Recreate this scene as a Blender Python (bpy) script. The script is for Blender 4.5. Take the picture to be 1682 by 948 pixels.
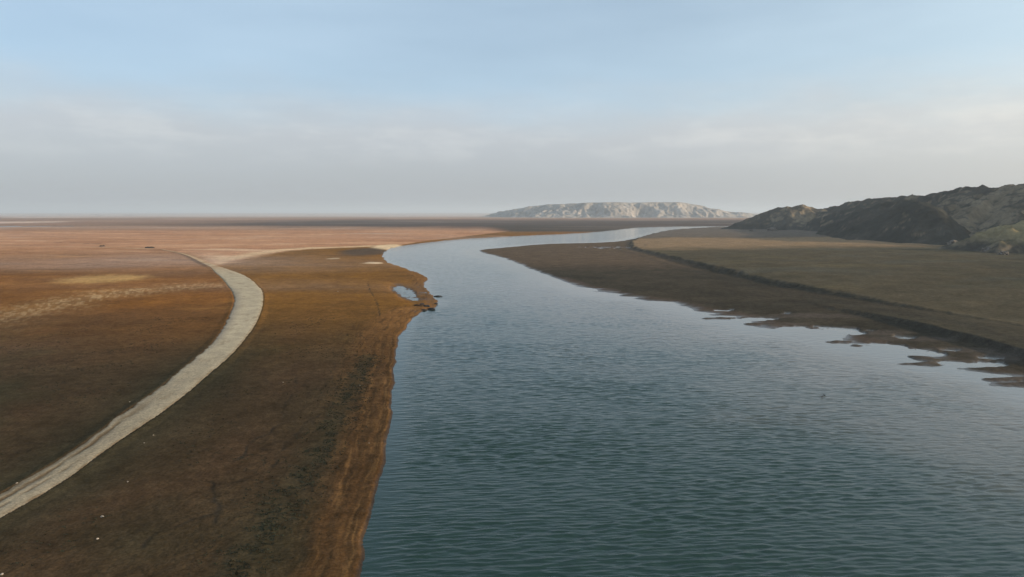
import bpy, math, random
import numpy as np

for o in list(bpy.data.objects):
    bpy.data.objects.remove(o, do_unlink=True)
S = bpy.context.scene
COL = S.collection
R = math.radians

# ------------------------------------------------------------------ camera
CAM_H = 40.0
FPX, CX, CY = 1137.0, 841.0, 474.0          # focal length and centre for a 1682 px wide picture
PITCH = math.atan(127.0 / FPX)              # looking slightly down
cam_d = bpy.data.cameras.new('camera')
cam_d.sensor_width = 36.0
cam_d.lens = 36.0 * FPX / 1682.0
cam_d.clip_start = 0.5
cam_d.clip_end = 200000.0
cam = bpy.data.objects.new('camera', cam_d)
COL.objects.link(cam)
cam.location = (0, 0, CAM_H)
cam.rotation_euler = (math.pi / 2 - PITCH, 0, 0)
S.camera = cam

# ------------------------------------------------------------------ sky and sun
SUN_EL = R(14.0)
SUN_AZ = R(100.0)                             # compass: 0 = straight ahead (+Y), 90 = right (+X)
world = bpy.data.worlds.new('World')
S.world = world
world.use_nodes = True
wt = world.node_tree
for n in list(wt.nodes):
    wt.nodes.remove(n)


def wn(kind, **kw):
    n = wt.nodes.new(kind)
    for k, v in kw.items():
        setattr(n, k, v)
    return n


w_out = wn('ShaderNodeOutputWorld')
w_bg = wn('ShaderNodeBackground')
w_bg.inputs['Strength'].default_value = 0.125
sky = wn('ShaderNodeTexSky', sky_type='NISHITA')
sky.sun_disc = False
sky.sun_elevation = SUN_EL
sky.sun_rotation = SUN_AZ
sky.altitude = 900.0
sky.air_density = 1.0
sky.dust_density = 2.6
sky.ozone_density = 1.6
# the low grey-lilac cloud bank that lies all round the horizon, with a broken upper edge
w_tc = wn('ShaderNodeTexCoord')
w_sep = wn('ShaderNodeSeparateXYZ')
wt.links.new(w_tc.outputs['Generated'], w_sep.inputs[0])
w_map = wn('ShaderNodeMapping')
w_map.inputs['Scale'].default_value = (3.0, 3.0, 12.0)
wt.links.new(w_tc.outputs['Generated'], w_map.inputs[0])
w_no = wn('ShaderNodeTexNoise')
w_no.inputs['Scale'].default_value = 1.4
w_no.inputs['Detail'].default_value = 7.0
w_no.inputs['Roughness'].default_value = 0.55
wt.links.new(w_map.outputs[0], w_no.inputs['Vector'])
w_mad = wn('ShaderNodeMath', operation='MULTIPLY_ADD')        # elevation shifted by the noise
w_mad.inputs[1].default_value = 0.085
wt.links.new(w_no.outputs['Fac'], w_mad.inputs[0])
wt.links.new(w_sep.outputs['Z'], w_mad.inputs[2])
w_rng = wn('ShaderNodeMapRange', interpolation_type='SMOOTHSTEP')
w_rng.inputs['From Min'].default_value = 0.135
w_rng.inputs['From Max'].default_value = 0.235
w_rng.inputs['To Min'].default_value = 0.72
w_rng.inputs['To Max'].default_value = 0.0
wt.links.new(w_mad.outputs[0], w_rng.inputs['Value'])
w_mix = wn('ShaderNodeMix', data_type='RGBA')
# the bank itself: dull lilac grey, with paler cream puffs along its upper part
w_no3 = wn('ShaderNodeTexNoise')
w_no3.inputs['Scale'].default_value = 3.2
w_no3.inputs['Detail'].default_value = 8.0
w_no3.inputs['Roughness'].default_value = 0.6
wt.links.new(w_map.outputs[0], w_no3.inputs['Vector'])
w_up = wn('ShaderNodeMapRange', interpolation_type='SMOOTHSTEP')
w_up.inputs['From Min'].default_value = 0.05
w_up.inputs['From Max'].default_value = 0.115
wt.links.new(w_sep.outputs['Z'], w_up.inputs['Value'])
w_pf = wn('ShaderNodeMapRange', interpolation_type='SMOOTHSTEP')
w_pf.inputs['From Min'].default_value = 0.40
w_pf.inputs['From Max'].default_value = 0.68
wt.links.new(w_no3.outputs['Fac'], w_pf.inputs['Value'])
w_pm = wn('ShaderNodeMath', operation='MULTIPLY')
wt.links.new(w_up.outputs[0], w_pm.inputs[0])
wt.links.new(w_pf.outputs[0], w_pm.inputs[1])
w_bank = wn('ShaderNodeMix', data_type='RGBA')
w_gr = wn('ShaderNodeMapRange', interpolation_type='SMOOTHSTEP')      # the bank thins and pales upwards
w_gr.inputs['From Min'].default_value = 0.0
w_gr.inputs['From Max'].default_value = 0.13
wt.links.new(w_sep.outputs['Z'], w_gr.inputs['Value'])
w_bg2 = wn('ShaderNodeMix', data_type='RGBA')
w_bg2.inputs['A'].default_value = (2.68, 2.66, 2.80, 1)
w_bg2.inputs['B'].default_value = (4.25, 4.15, 4.15, 1)
wt.links.new(w_gr.outputs[0], w_bg2.inputs['Factor'])
wt.links.new(w_bg2.outputs['Result'], w_bank.inputs['A'])
w_bank.inputs['B'].default_value = (4.9, 4.72, 4.55, 1)
wt.links.new(w_pm.outputs[0], w_bank.inputs['Factor'])
wt.links.new(w_bank.outputs['Result'], w_mix.inputs['B'])
wt.links.new(w_rng.outputs[0], w_mix.inputs['Factor'])
# thin high veil, faint and patchy
w_map2 = wn('ShaderNodeMapping')
w_map2.inputs['Scale'].default_value = (1.2, 2.2, 6.0)
wt.links.new(w_tc.outputs['Generated'], w_map2.inputs[0])
w_no2 = wn('ShaderNodeTexNoise')
w_no2.inputs['Scale'].default_value = 1.6
w_no2.inputs['Detail'].default_value = 6.0
wt.links.new(w_map2.outputs[0], w_no2.inputs['Vector'])
w_rng2 = wn('ShaderNodeMapRange')
w_rng2.inputs['From Min'].default_value = 0.35
w_rng2.inputs['From Max'].default_value = 0.8
w_rng2.inputs['To Min'].default_value = 0.36
w_rng2.inputs['To Max'].default_value = 0.58
wt.links.new(w_no2.outputs['Fac'], w_rng2.inputs['Value'])
w_mix2 = wn('ShaderNodeMix', data_type='RGBA')
w_mix2.inputs['B'].default_value = (5.1, 6.4, 7.3, 1)
wt.links.new(w_rng2.outputs[0], w_mix2.inputs['Factor'])
wt.links.new(sky.outputs[0], w_mix2.inputs['A'])
wt.links.new(w_mix2.outputs['Result'], w_mix.inputs['A'])
# hazy air is brighter and warmer towards the sun
w_dot = wn('ShaderNodeVectorMath', operation='DOT_PRODUCT')
w_dot.inputs[1].default_value = (math.sin(SUN_AZ) * math.cos(SUN_EL), math.cos(SUN_AZ) * math.cos(SUN_EL), math.sin(SUN_EL))
wt.links.new(w_tc.outputs['Generated'], w_dot.inputs[0])
w_sr = wn('ShaderNodeMapRange', interpolation_type='SMOOTHSTEP')
w_sr.inputs['From Min'].default_value = -0.2
w_sr.inputs['From Max'].default_value = 1.0
wt.links.new(w_dot.outputs['Value'], w_sr.inputs['Value'])
w_tint = wn('ShaderNodeMix', data_type='RGBA')
w_tint.inputs['A'].default_value = (0.95, 0.97, 1.0, 1)
w_tint.inputs['B'].default_value = (1.40, 1.30, 1.17, 1)
wt.links.new(w_sr.outputs[0], w_tint.inputs['Factor'])
w_fin = wn('ShaderNodeVectorMath', operation='MULTIPLY')
wt.links.new(w_mix.outputs['Result'], w_fin.inputs[0])
wt.links.new(w_tint.outputs['Result'], w_fin.inputs[1])
wt.links.new(w_fin.outputs[0], w_bg.inputs['Color'])
wt.links.new(w_bg.outputs[0], w_out.inputs[0])

sun_d = bpy.data.lights.new('sun', 'SUN')
sun_d.energy = 5.0
sun_d.angle = R(1.5)
sun_d.color = (1.0, 0.77, 0.52)
sun = bpy.data.objects.new('sun', sun_d)
COL.objects.link(sun)
sx, sy, sz = math.sin(SUN_AZ) * math.cos(SUN_EL), math.cos(SUN_AZ) * math.cos(SUN_EL), math.sin(SUN_EL)
from mathutils import Vector
sun.rotation_euler = Vector((sx, sy, sz)).to_track_quat('Z', 'Y').to_euler()
sun.location = (300, 0, 300)

S.view_settings.view_transform = 'Standard'
S.view_settings.look = 'None'
S.view_settings.gamma = 1.0
S.view_settings.use_curve_mapping = False
S.view_settings.exposure = 0.2

# ------------------------------------------------------------------ helpers
CP, SP = math.cos(PITCH), math.sin(PITCH)


def gp(x, y, z=0.0):
    """plan position of the ground point seen at photo pixel (x, y) at height z"""
    a = (x - CX) / FPX
    b = -(y - CY) / FPX
    dy = CP + b * SP
    dz = -SP + b * CP
    t = (z - CAM_H) / dz
    return (a * t, dy * t)


def plan(pts, z=0.0):
    return np.array([gp(x, y, z) for x, y in pts])


def spline(P, n=6):
    """Catmull-Rom through the points"""
    P = np.asarray(P, float)
    Q = np.vstack([2 * P[0] - P[1], P, 2 * P[-1] - P[-2]])
    out = []
    for i in range(1, len(Q) - 2):
        for t in np.arange(n) / n:
            a, b, c, d = Q[i - 1], Q[i], Q[i + 1], Q[i + 2]
            out.append(0.5 * ((2 * b) + (c - a) * t + (2 * a - 5 * b + 4 * c - d) * t * t + (3 * b - a - 3 * c + d) * t ** 3))
    out.append(P[-1])
    return np.array(out)


def dist_line(X, Y, P, arc=False):
    """distance to a polyline; with arc, also the length along it at the nearest point"""
    best = np.full(X.shape, 1e18)
    s_at = np.zeros(X.shape)
    s = 0.0
    for (ax, ay), (bx, by) in zip(P[:-1], P[1:]):
        ex, ey = bx - ax, by - ay
        L2 = ex * ex + ey * ey + 1e-12
        t = np.clip(((X - ax) * ex + (Y - ay) * ey) / L2, 0, 1)
        d = (X - ax - t * ex) ** 2 + (Y - ay - t * ey) ** 2
        m = d < best
        best[m] = d[m]
        L = math.sqrt(L2)
        if arc:
            s_at[m] = s + t[m] * L
        s += L
    best = np.sqrt(best)
    return (best, s_at) if arc else best


def inside(X, Y, P):
    c = np.zeros(X.shape, bool)
    x0, y0 = P[-1]
    for x1, y1 in P:
        if y0 != y1:
            m = ((y1 > Y) != (y0 > Y)) & (X < (x0 - x1) * (Y - y1) / (y0 - y1) + x1)
            c ^= m
        x0, y0 = x1, y1
    return c


def _hash(ix, iy, seed):
    h = (ix.astype(np.int64) * 374761393 + iy.astype(np.int64) * 668265263 + seed * 1442695041) & 0xFFFFFFFF
    h = ((h ^ (h >> 13)) * 1274126177) & 0xFFFFFFFF
    return (h ^ (h >> 16)) & 0xFFFFFFFF


def noise(x, y, seed=0):
    """gradient noise, about -1..1"""
    ix, iy = np.floor(x), np.floor(y)
    fx, fy = x - ix, y - iy
    u = fx * fx * fx * (fx * (fx * 6 - 15) + 10)
    v = fy * fy * fy * (fy * (fy * 6 - 15) + 10)

    def g(ox, oy):
        a = _hash(ix + ox, iy + oy, seed) * (2 * math.pi / 4294967296.0)
        return np.cos(a) * (fx - ox) + np.sin(a) * (fy - oy)
    a, b, c, d = g(0, 0), g(1, 0), g(0, 1), g(1, 1)
    return 1.5 * ((a * (1 - u) + b * u) * (1 - v) + (c * (1 - u) + d * u) * v)


def fbm(x, y, octv=4, seed=0, gain=0.5):
    s, a, t = 0.0, 1.0, 0.0
    for o in range(octv):
        s = s + a * noise(x * 2 ** o + 17.3 * o, y * 2 ** o - 9.1 * o, seed + o)
        t += a
        a *= gain
    return s / t


def ridged(x, y, octv=4, seed=0):
    s, a, t = 0.0, 1.0, 0.0
    for o in range(octv):
        s = s + a * (1 - np.abs(noise(x * 2 ** o + 5.7 * o, y * 2 ** o + 3.3 * o, seed + o)))
        t += a
        a *= 0.5
    return s / t


def ss(a, b, x):
    t = np.clip((x - a) / (b - a), 0, 1)
    return t * t * (3 - 2 * t)


def mix(c, d, f):
    f = np.asarray(f)[..., None]
    return c * (1 - f) + np.asarray(d) * f


def grid_mesh(name, X, Y, Z, colors=None, attrs=None, closed=False, keep=None):
    """mesh from 2D arrays; keep is an optional per-face mask"""
    nr, nc = X.shape
    co = np.stack([X, Y, Z], -1).reshape(-1, 3).astype(np.float32)
    idx = np.arange(nr * nc).reshape(nr, nc)
    a, b, c, d = idx[:-1, :-1], idx[:-1, 1:], idx[1:, 1:], idx[1:, :-1]
    q = np.stack([a, b, c, d], -1)
    if closed:
        e = np.stack([idx[:-1, -1], idx[:-1, 0], idx[1:, 0], idx[1:, -1]], -1)[:, None, :]
        q = np.concatenate([q, e], 1)
    if keep is not None:
        q = q[keep]
    q = q.reshape(-1, 4)
    used = np.unique(q)
    remap = np.full(nr * nc, -1, np.int64)
    remap[used] = np.arange(len(used))
    q = remap[q]
    co = co[used]
    me = bpy.data.meshes.new(name)
    me.vertices.add(len(co))
    me.vertices.foreach_set('co', co.ravel())
    me.loops.add(q.size)
    me.loops.foreach_set('vertex_index', q.ravel().astype(np.int32))
    me.polygons.add(len(q))
    me.polygons.foreach_set('loop_start', (np.arange(len(q)) * 4).astype(np.int32))
    me.update(calc_edges=True)
    me.polygons.foreach_set('use_smooth', np.ones(len(q), bool))
    if colors is not None:
        at = me.color_attributes.new('Col', 'FLOAT_COLOR', 'POINT')
        cc = np.ones((len(used), 4), np.float32)
        cc[:, :3] = np.clip(colors.reshape(-1, 3)[used], 0.0, 1.0)
        at.data.foreach_set('color', cc.ravel())
    for k, v in (attrs or {}).items():
        at = me.attributes.new(k, 'FLOAT', 'POINT')
        at.data.foreach_set('value', v.reshape(-1)[used].astype(np.float32))
    return me


def link(name, me, mat, parent=None):
    o = bpy.data.objects.new(name, me)
    COL.objects.link(o)
    if me is not None and mat is not None:
        if len(me.materials) == 0:
            me.materials.append(mat)
    o.parent = parent
    return o


def tag(o, label=None, cat=None, group=None, kind=None):
    if label:
        o['label'] = label
    if cat:
        o['category'] = cat
    if group:
        o['group'] = group
    if kind:
        o['kind'] = kind
    return o


# ------------------------------------------------------------------ materials
def new_mat(name):
    m = bpy.data.materials.new(name)
    m.use_nodes = True
    nt = m.node_tree
    b = nt.nodes['Principled BSDF']
    return m, nt, b


def noise_node(nt, scale, detail, vec, rough=0.55):
    n = nt.nodes.new('ShaderNodeTexNoise')
    n.inputs['Scale'].default_value = scale
    n.inputs['Detail'].default_value = detail
    n.inputs['Roughness'].default_value = rough
    nt.links.new(vec, n.inputs['Vector'])
    return n


def rng(nt, src, a, b, c, d):
    n = nt.nodes.new('ShaderNodeMapRange')
    for k, v in zip(('From Min', 'From Max', 'To Min', 'To Max'), (a, b, c, d)):
        n.inputs[k].default_value = v
    nt.links.new(src, n.inputs['Value'])
    return n.outputs[0]


def mul(nt, a, b, op='MULTIPLY'):
    n = nt.nodes.new('ShaderNodeMath')
    n.operation = op
    nt.links.new(a, n.inputs[0])
    if isinstance(b, float):
        n.inputs[1].default_value = b
    else:
        nt.links.new(b, n.inputs[1])
    return n.outputs[0]


def soil_mat(name, scales=((0.55, 6, 0.55), (0.06, 5, 0.35)), bump=0.35, bump_scale=0.8, wet=False, fine=(3.0, 0.35)):
    """colour from the mesh's own soil zones, broken up by several sizes of noise"""
    m, nt, b = new_mat(name)
    tc = nt.nodes.new('ShaderNodeTexCoord').outputs['Object']
    at = nt.nodes.new('ShaderNodeAttribute')
    at.attribute_name = 'Col'
    f = None
    for sc, det, amp in scales:
        n = noise_node(nt, sc, det, tc)
        v = rng(nt, n.outputs['Fac'], 0.25, 0.75, 1 - amp, 1 + amp)
        f = v if f is None else mul(nt, f, v)
    n = noise_node(nt, fine[0], 3, tc)
    f = mul(nt, f, rng(nt, n.outputs['Fac'], 0.2, 0.8, 1 - fine[1], 1 + fine[1]))
    vm = nt.nodes.new('ShaderNodeVectorMath')
    vm.operation = 'SCALE'
    nt.links.new(at.outputs['Color'], vm.inputs[0])
    nt.links.new(f, vm.inputs['Scale'])
    nt.links.new(vm.outputs[0], b.inputs['Base Color'])
    b.inputs['Roughness'].default_value = 0.95
    b.inputs['Specular IOR Level'].default_value = 0.0
    if wet:
        aw = nt.nodes.new('ShaderNodeAttribute')
        aw.attribute_name = 'wet'
        nt.links.new(rng(nt, aw.outputs['Fac'], 0, 1, 0.95, 0.32), b.inputs['Roughness'])
        nt.links.new(rng(nt, aw.outputs['Fac'], 0, 1, 0.0, 0.5), b.inputs['Specular IOR Level'])
    bn = noise_node(nt, bump_scale, 8, tc, 0.6)
    bp = nt.nodes.new('ShaderNodeBump')
    bp.inputs['Strength'].default_value = bump
    bp.inputs['Distance'].default_value = 0.5
    nt.links.new(bn.outputs['Fac'], bp.inputs['Height'])
    nt.links.new(bp.outputs[0], b.inputs['Normal'])
    return m


M_SOIL = soil_mat('mud_and_soil', wet=True, scales=((0.5, 7, 0.30), (0.07, 5, 0.20)), fine=(2.6, 0.38), bump=0.6)
M_ROAD = soil_mat('pale_gravel', scales=((0.9, 5, 0.12), (0.15, 4, 0.10)), fine=(3.0, 0.40), bump=0.2, bump_scale=2.5)
M_HILL = soil_mat('eroded_hillside', scales=((0.03, 5, 0.25), (0.12, 4, 0.2)), fine=(0.4, 0.2), bump=0.4, bump_scale=0.08)
M_MESA = soil_mat('pale_badland', scales=((0.010, 7, 0.25), (0.04, 5, 0.2)), fine=(0.12, 0.2), bump=0.8, bump_scale=0.02)


def plain_mat(name, col, rough=0.9, scale=3.0, amp=0.4, spec=0.2):
    m, nt, b = new_mat(name)
    tc = nt.nodes.new('ShaderNodeTexCoord').outputs['Object']
    n = noise_node(nt, scale, 6, tc)
    v = rng(nt, n.outputs['Fac'], 0.25, 0.75, 1 - amp, 1 + amp)
    vm = nt.nodes.new('ShaderNodeVectorMath')
    vm.operation = 'SCALE'
    vm.inputs[0].default_value = col
    nt.links.new(v, vm.inputs['Scale'])
    nt.links.new(vm.outputs[0], b.inputs['Base Color'])
    b.inputs['Roughness'].default_value = rough
    b.inputs['Specular IOR Level'].default_value = spec
    return m


M_ROCK = plain_mat('dark_wet_rock', (0.030, 0.026, 0.024), 0.7)
M_PALE = plain_mat('pale_stone', (0.34, 0.30, 0.25), 0.9)
M_OUTC = plain_mat('pale_outcrop', (0.13, 0.115, 0.10), 0.95, 0.4)
M_MOUND = plain_mat('dark_earth', (0.035, 0.026, 0.020), 0.95, 0.6)
M_BIRD = plain_mat('black_plumage', (0.008, 0.008, 0.009), 0.6, 8.0, 0.3)
M_WOOD = plain_mat('wet_driftwood', (0.020, 0.016, 0.013), 0.7, 5.0)
M_WEED = plain_mat('dry_weed', (0.022, 0.025, 0.014), 0.9, 0.4, 0.5)

# ------------------------------------------------------------------ plan of the place (river, terraces, road)
left_shore = spline(np.vstack([
    [(-32, -700), (-30, -300), (-24, -60), (-18.5, 30)],
    plan([(588, 948), (600, 880), (621, 800), (638, 720), (645, 660), (650, 600), (656, 562), (672, 531), (692, 514),
          (716, 505), (719, 494), (704, 481), (697, 470), (701, 458), (689, 449), (660, 438), (634, 428), (630, 415),
          (650, 405), (700, 398), (760, 392), (850, 387), (960, 382), (1012, 377), (1050, 373.2), (1110, 371.6), (1200, 371.0)])]), 4)
right_shore = spline(np.vstack([
    plan([(1220, 373.0), (1180, 373.4), (1112, 376), (1072, 383), (1043, 391), (1000, 397), (900, 400), (850, 404), (797, 409), (790, 413),
          (830, 424), (880, 444), (960, 472), (1040, 489), (1110, 500), (1165, 514), (1215, 524), (1268, 541), (1330, 545),
          (1385, 556), (1440, 572), (1500, 582), (1560, 602), (1640, 618), (1720, 640), (1900, 690)]),
    [(150, 60), (165, -60), (190, -300), (200, -700)]]), 4)
river_poly = np.vstack([left_shore, right_shore])

terrace_edge = spline(np.vstack([
    [(620, 1560)],
    plan([(1190, 373.5), (1112, 378), (1066, 387), (1040, 398), (1038, 405), (1046, 412), (1080, 421), (1120, 432), (1180, 447), (1250, 465),
          (1330, 481), (1420, 498), (1520, 518), (1620, 538), (1700, 552), (1900, 590)]),
    [(330, 100), (345, -100), (360, -700)]]), 4)
terrace_poly = np.vstack([terrace_edge, [(9000, -700), (9000, 1560)]])

step_edge = spline(np.vstack([
    plan([(1300, 470), (1330, 500), (1375, 514), (1450, 529), (1530, 550), (1600, 569), (1682, 591), (1800, 620)]),
    [(215, 60), (240, -200), (250, -700)]]), 5)
step_poly = np.vstack([step_edge, [(9000, -700), (9000, 300), gp(1400, 440)]])

# road edges traced on the ground
road_r = spline(np.vstack([plan([(-330, 1040), (-160, 950), (0, 863), (105, 801), (190, 738), (285, 672), (345, 621), (392, 577), (425, 530), (434, 494),
                                 (427, 474), (404, 455), (372, 443), (347, 434.5), (310, 420), (270, 411)], 0.6)]), 8)
road_l = spline(np.vstack([plan([(-330, 985), (-160, 905), (0, 818), (85, 769), (162, 716), (196, 688), (250, 651), (290, 618), (350, 565), (376, 521),
                                 (383, 491), (366, 462), (352, 449), (345, 441), (330, 433), (300, 419), (262, 410.5)], 0.6)]), 8)


def resample(P, n):
    d = np.concatenate([[0], np.cumsum(np.hypot(*np.diff(P, axis=0).T))])
    t = np.linspace(0, d[-1], n)
    return np.stack([np.interp(t, d, P[:, 0]), np.interp(t, d, P[:, 1])], -1)


RN = 700
rr, rl = resample(road_r, RN), resample(road_l, RN)
road_c = (rr + rl) / 2
road_poly = np.vstack([road_r, road_l[::-1]])

gully_lines = [plan(p, 0.8) for p in (
    [(352, 860), (356, 838), (352, 815), (345, 795)],
    [(300, 862), (330, 855), (352, 848)],
    [(345, 772), (395, 757), (402, 742), (418, 728), (452, 705), (466, 690), (464, 672), (476, 655), (489, 640), (486, 618)],
    [(230, 905), (250, 880), (300, 862)],
    [(450, 770), (456, 750), (470, 730), (500, 700), (524, 682)],
    [(604, 462), (607, 478), (618, 495), (624, 520)],
)]


# ------------------------------------------------------------------ ground: one height field, river bed to horizon
def far_fade(D):
    return 1.0 / (1.0 + D / 600.0)


def ground_fields(X, Y):
    D = np.hypot(X, Y)
    # work only where plan features matter
    near = (D < 2600)
    dl = np.full(X.shape, 5000.0)
    dr = np.full(X.shape, 5000.0)
    dt = np.full(X.shape, 5000.0)
    dst = np.full(X.shape, 5000.0)
    droad = np.full(X.shape, 5000.0)
    inr = np.zeros(X.shape, bool)
    int_ = np.zeros(X.shape, bool)
    ins = np.zeros(X.shape, bool)
    inroad = np.zeros(X.shape, bool)
    dg = np.full(X.shape, 5000.0)
    x, y = X[near], Y[near]
    wob = 0.012 * D[near] + 0.6
    jx = fbm(x / (14 + 0.02 * D[near].mean()), y / 14, 4, 3) * wob
    jy = fbm(x / 14, y / 14, 4, 11) * wob
    xx, yy = x + jx * 0.5, y + jy * 0.5
    dl[near] = dist_line(xx, yy, left_shore)
    dr[near] = dist_line(xx, yy, right_shore)
    inr[near] = inside(xx, yy, river_poly)
    dt[near] = dist_line(xx, yy, terrace_edge)
    int_[near] = inside(xx, yy, terrace_poly)
    dst[near] = dist_line(xx, yy, step_edge)
    ins[near] = inside(xx, yy, step_poly)
    m2 = near & (D < 900) & (X < 60)
    droad[m2] = np.minimum(dist_line(X[m2], Y[m2], resample(road_r, 120)), dist_line(X[m2], Y[m2], resample(road_l, 120)))
    inroad[m2] = inside(X[m2], Y[m2], road_poly)
    m3 = (D < 420) & (X < 10) & (X > -140)
    gx = X[m3] + noise(X[m3] / 3, Y[m3] / 3, 40) * 0.7
    gy = Y[m3] + noise(X[m3] / 3, Y[m3] / 3, 41) * 0.7
    g = np.full(gx.shape, 1e6)
    for P in gully_lines:
        g = np.minimum(g, dist_line(gx, gy, P))
    dg[m3] = g
    sdw = np.minimum(dl, dr) * np.where(inr, -1, 1)      # + land, - water
    right = (dr < dl)
    sdt = dt * np.where(int_, 1, -1)
    sds = dst * np.where(ins, 1, -1)
    sroad = droad * np.where(inroad, 1, -1)
    return D, sdw, right, sdt, sds, sroad, dg, dl, dr


def ell(X, Y, px, py, rx, ry, rot=0.0):
    """elliptic blob, 1 in the middle, 0 at the rim, centred at a photo pixel; radii in metres"""
    cx, cy = gp(px, py)
    c, s = math.cos(rot), math.sin(rot)
    u, v = (X - cx) * c + (Y - cy) * s, -(X - cx) * s + (Y - cy) * c
    return np.clip(1 - np.sqrt((u / rx) ** 2 + (v / ry) ** 2), 0, 1)


def ground(X, Y):
    D, sdw, right, sdt, sds, sroad, dg, dl, dr = ground_fields(X, Y)
    n1 = fbm(X / 40, Y / 40, 4, 21)
    n2 = fbm(X / 9, Y / 9, 4, 22)
    n3 = fbm(X / 160, Y / 160, 4, 23)
    n4 = fbm(X / 2.2, Y / 2.2, 3, 24)
    n5 = fbm(X / 700, Y / 300, 4, 25)
    land = np.clip(sdw, 0, None)
    # left bank: small cut step at the waterline, then strand terraces, then the flat
    zl = 0.28 * ss(0, 0.9, land) + 0.05 * np.minimum(land, 14) + 0.004 * np.clip(land - 14, 0, 150) + 0.0006 * np.clip(land, 0, 1500)
    strand = np.clip(1 - land / 18, 0, 1)
    zl = zl + 0.05 * np.sin(land * 2.3 + n2 * 2.0) * strand * ss(0.5, 2, land) + 0.10 * n2 * ss(1, 12, land) * far_fade(D) + 0.25 * n1 * ss(8, 60, land)
    # low spit behind the rocks: barely above the water, with shallow pools
    spit = ell(X, Y, 682, 478, 18, 72, 0.25)
    zl = zl * (1 - 0.85 * ss(0, 0.5, spit)) + 0.16 * ss(0, 0.5, spit)
    pool = ell(X, Y, 664, 482, 7.0, 62, 0.25) + (0.55 * n2 + 0.3 * n4) * (ell(X, Y, 664, 482, 11, 80, 0.25) > 0)
    zl = zl - 0.36 * ss(0.0, 0.5, pool)
    # right bank: wide, very flat mud, then the terrace with its two small scarps
    near_r = 1 - ss(330, 430, Y)
    rag = np.exp(-(sdw / 15.0) ** 2) * near_r * (0.34 * fbm(X / 24, Y / 7, 4, 26) + 0.08 * n2)
    shore_r = 0.024 * np.clip(sdw, -30, 10) + rag
    zr = 0.10 * ss(0, 4, land) * (1 - near_r) + 0.012 * np.clip(land, 0, 60) + 0.05 * n2 * ss(4, 14, land) + shore_r
    zr = zr + (0.09 + 0.10 * n1) * ss(8, 30, land)
    step_h = 1 - ss(215, 310, Y)
    zr = zr + (1.9 + 0.7 * n1) * step_h * ss(-1.2, 1.0, sds + 0.8 * n2) * ss(0, 20, -sdt + 12)
    pan = ell(X, Y, 1000, 407, 70, 62) * (0.6 + n2 * 1.5)
    zr = zr - 1.15 * ss(0.1, 0.6, pan + 0.25 * fbm(X / 40, Y / 16, 3, 27))
    zr = np.where(sdt > -14, zr + ss(-2.4, 2.4, sdt + 2.6 * n2 + 1.6 * n1) * ((2.1 + 1.0 * n1) * (0.25 + 0.75 * ss(230, 400, Y)) + 0.5 * ss(3, 60, sdt) + 0.3), zr)
    zr = zr + ss(0, 300, sdt) * 1.5
    z = np.where(right, zr, zl)
    # islets and mud bars in the shallows under the right bank
    bar = np.full(X.shape, -1.0)
    for px, py, rx, ry, ro in ((1230, 524, 17, 3.4, 0.0), (1275, 534, 13, 2.4, -0.05), (1330, 522, 17, 6, -0.1), (1430, 549, 13, 5, -0.12), (1395, 541, 4, 3, 0),
                               (1425, 569, 7.0, 1.9, 0.0), (1500, 560, 13, 4.2, -0.15), (1522, 578, 4.2, 2.2, 0.5), (1526, 599, 8.0, 1.7, 0.0), (1515, 590, 3, 3.5, 0.3),
                               (1575, 578, 12, 3.5, -0.15), (1610, 596, 12, 2.6, 0.05), (1650, 590, 9, 5, 0), (1668, 625, 8, 2.2, 0.1), (1690, 633, 9, 3, 0), (1380, 563, 5, 1.3, 0)):
        e = ell(X, Y, px, py, rx * 1.35, ry * 1.5, ro)
        bar = np.maximum(bar, np.where(e > 0, e, -1))
    inlet = np.zeros(X.shape)
    for px, py, rx, ry in ((1345, 545, 18, 12), (1235, 525, 12, 5), (1452, 570, 9, 6), (1518, 580, 6, 7), (1600, 599, 11, 5), (1400, 543, 4, 5), (1490, 556, 5, 4), (1560, 577, 4, 3), (1630, 590, 5, 3), (1190, 511, 6, 2.5), (1290, 517, 5, 2.5), (1430, 545, 4, 2.5)):
        inlet = np.maximum(inlet, ell(X, Y, px, py, rx, ry, 0.0))
    bz = -0.16 + 0.62 * ss(0.0, 0.75, bar + 0.5 * n2)
    bed = -0.12 - 0.05 * np.clip(-sdw, 0, 40) - 0.02 * np.clip(-sdw - 2, 0, 30)
    shallow = -0.10 + 0.10 * n2 + 0.03 * n4 - 0.012 * np.clip(-sdw - 3, 0, 200)
    bed = np.where(right, np.where(sdw > -30, shore_r - 0.02, np.maximum(bed, shallow)), bed)
    wet_zone = sdw < 0
    z = np.where(wet_zone, bed, z)
    z = np.where(bar > 0, np.maximum(z, bz), z)
    z = np.where(inlet > 0, z - 0.75 * ss(0.0, 0.7, inlet + (0.7 * n2 + 0.35 * n4) * ss(0, 0.25, inlet)) * (sds < 1), z)
    # far water body on the left and its pale shore
    lake = ell(X, Y, -90, 372, 430, 120) + 0.12 * n5
    z = np.where(~right, z - 3.2 * ss(0.02, 0.25, lake), z)
    # road bed: low embankment, cut slightly under the gravel sheet
    eb = ss(-2.2, 0.0, sroad)
    z = np.where(sroad > -3, z * (1 - eb) + (1.25 + 0.0008 * D) * eb, z)
    z = np.where(sroad > 0.35, z - 0.30, z)
    # rills
    z = z - 0.06 * np.exp(-(dg / 0.35) ** 2) * ss(-0.5, 0.2, n2)
    # gentle swell of the far plain
    z = z + np.where(right, 0, 1) * ss(700, 3000, D) * (1.2 * n3 + 3.0 * n5) * (lake < 0)
    z = z - ss(2500, 9000, D) * 1.0

    # ---------------- soil colours (albedo) by zone
    K = np.array
    dep = Y * (1 + 0.10 * n1 * ss(150, 400, D) + 0.05 * n3) + 8 * n1
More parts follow.
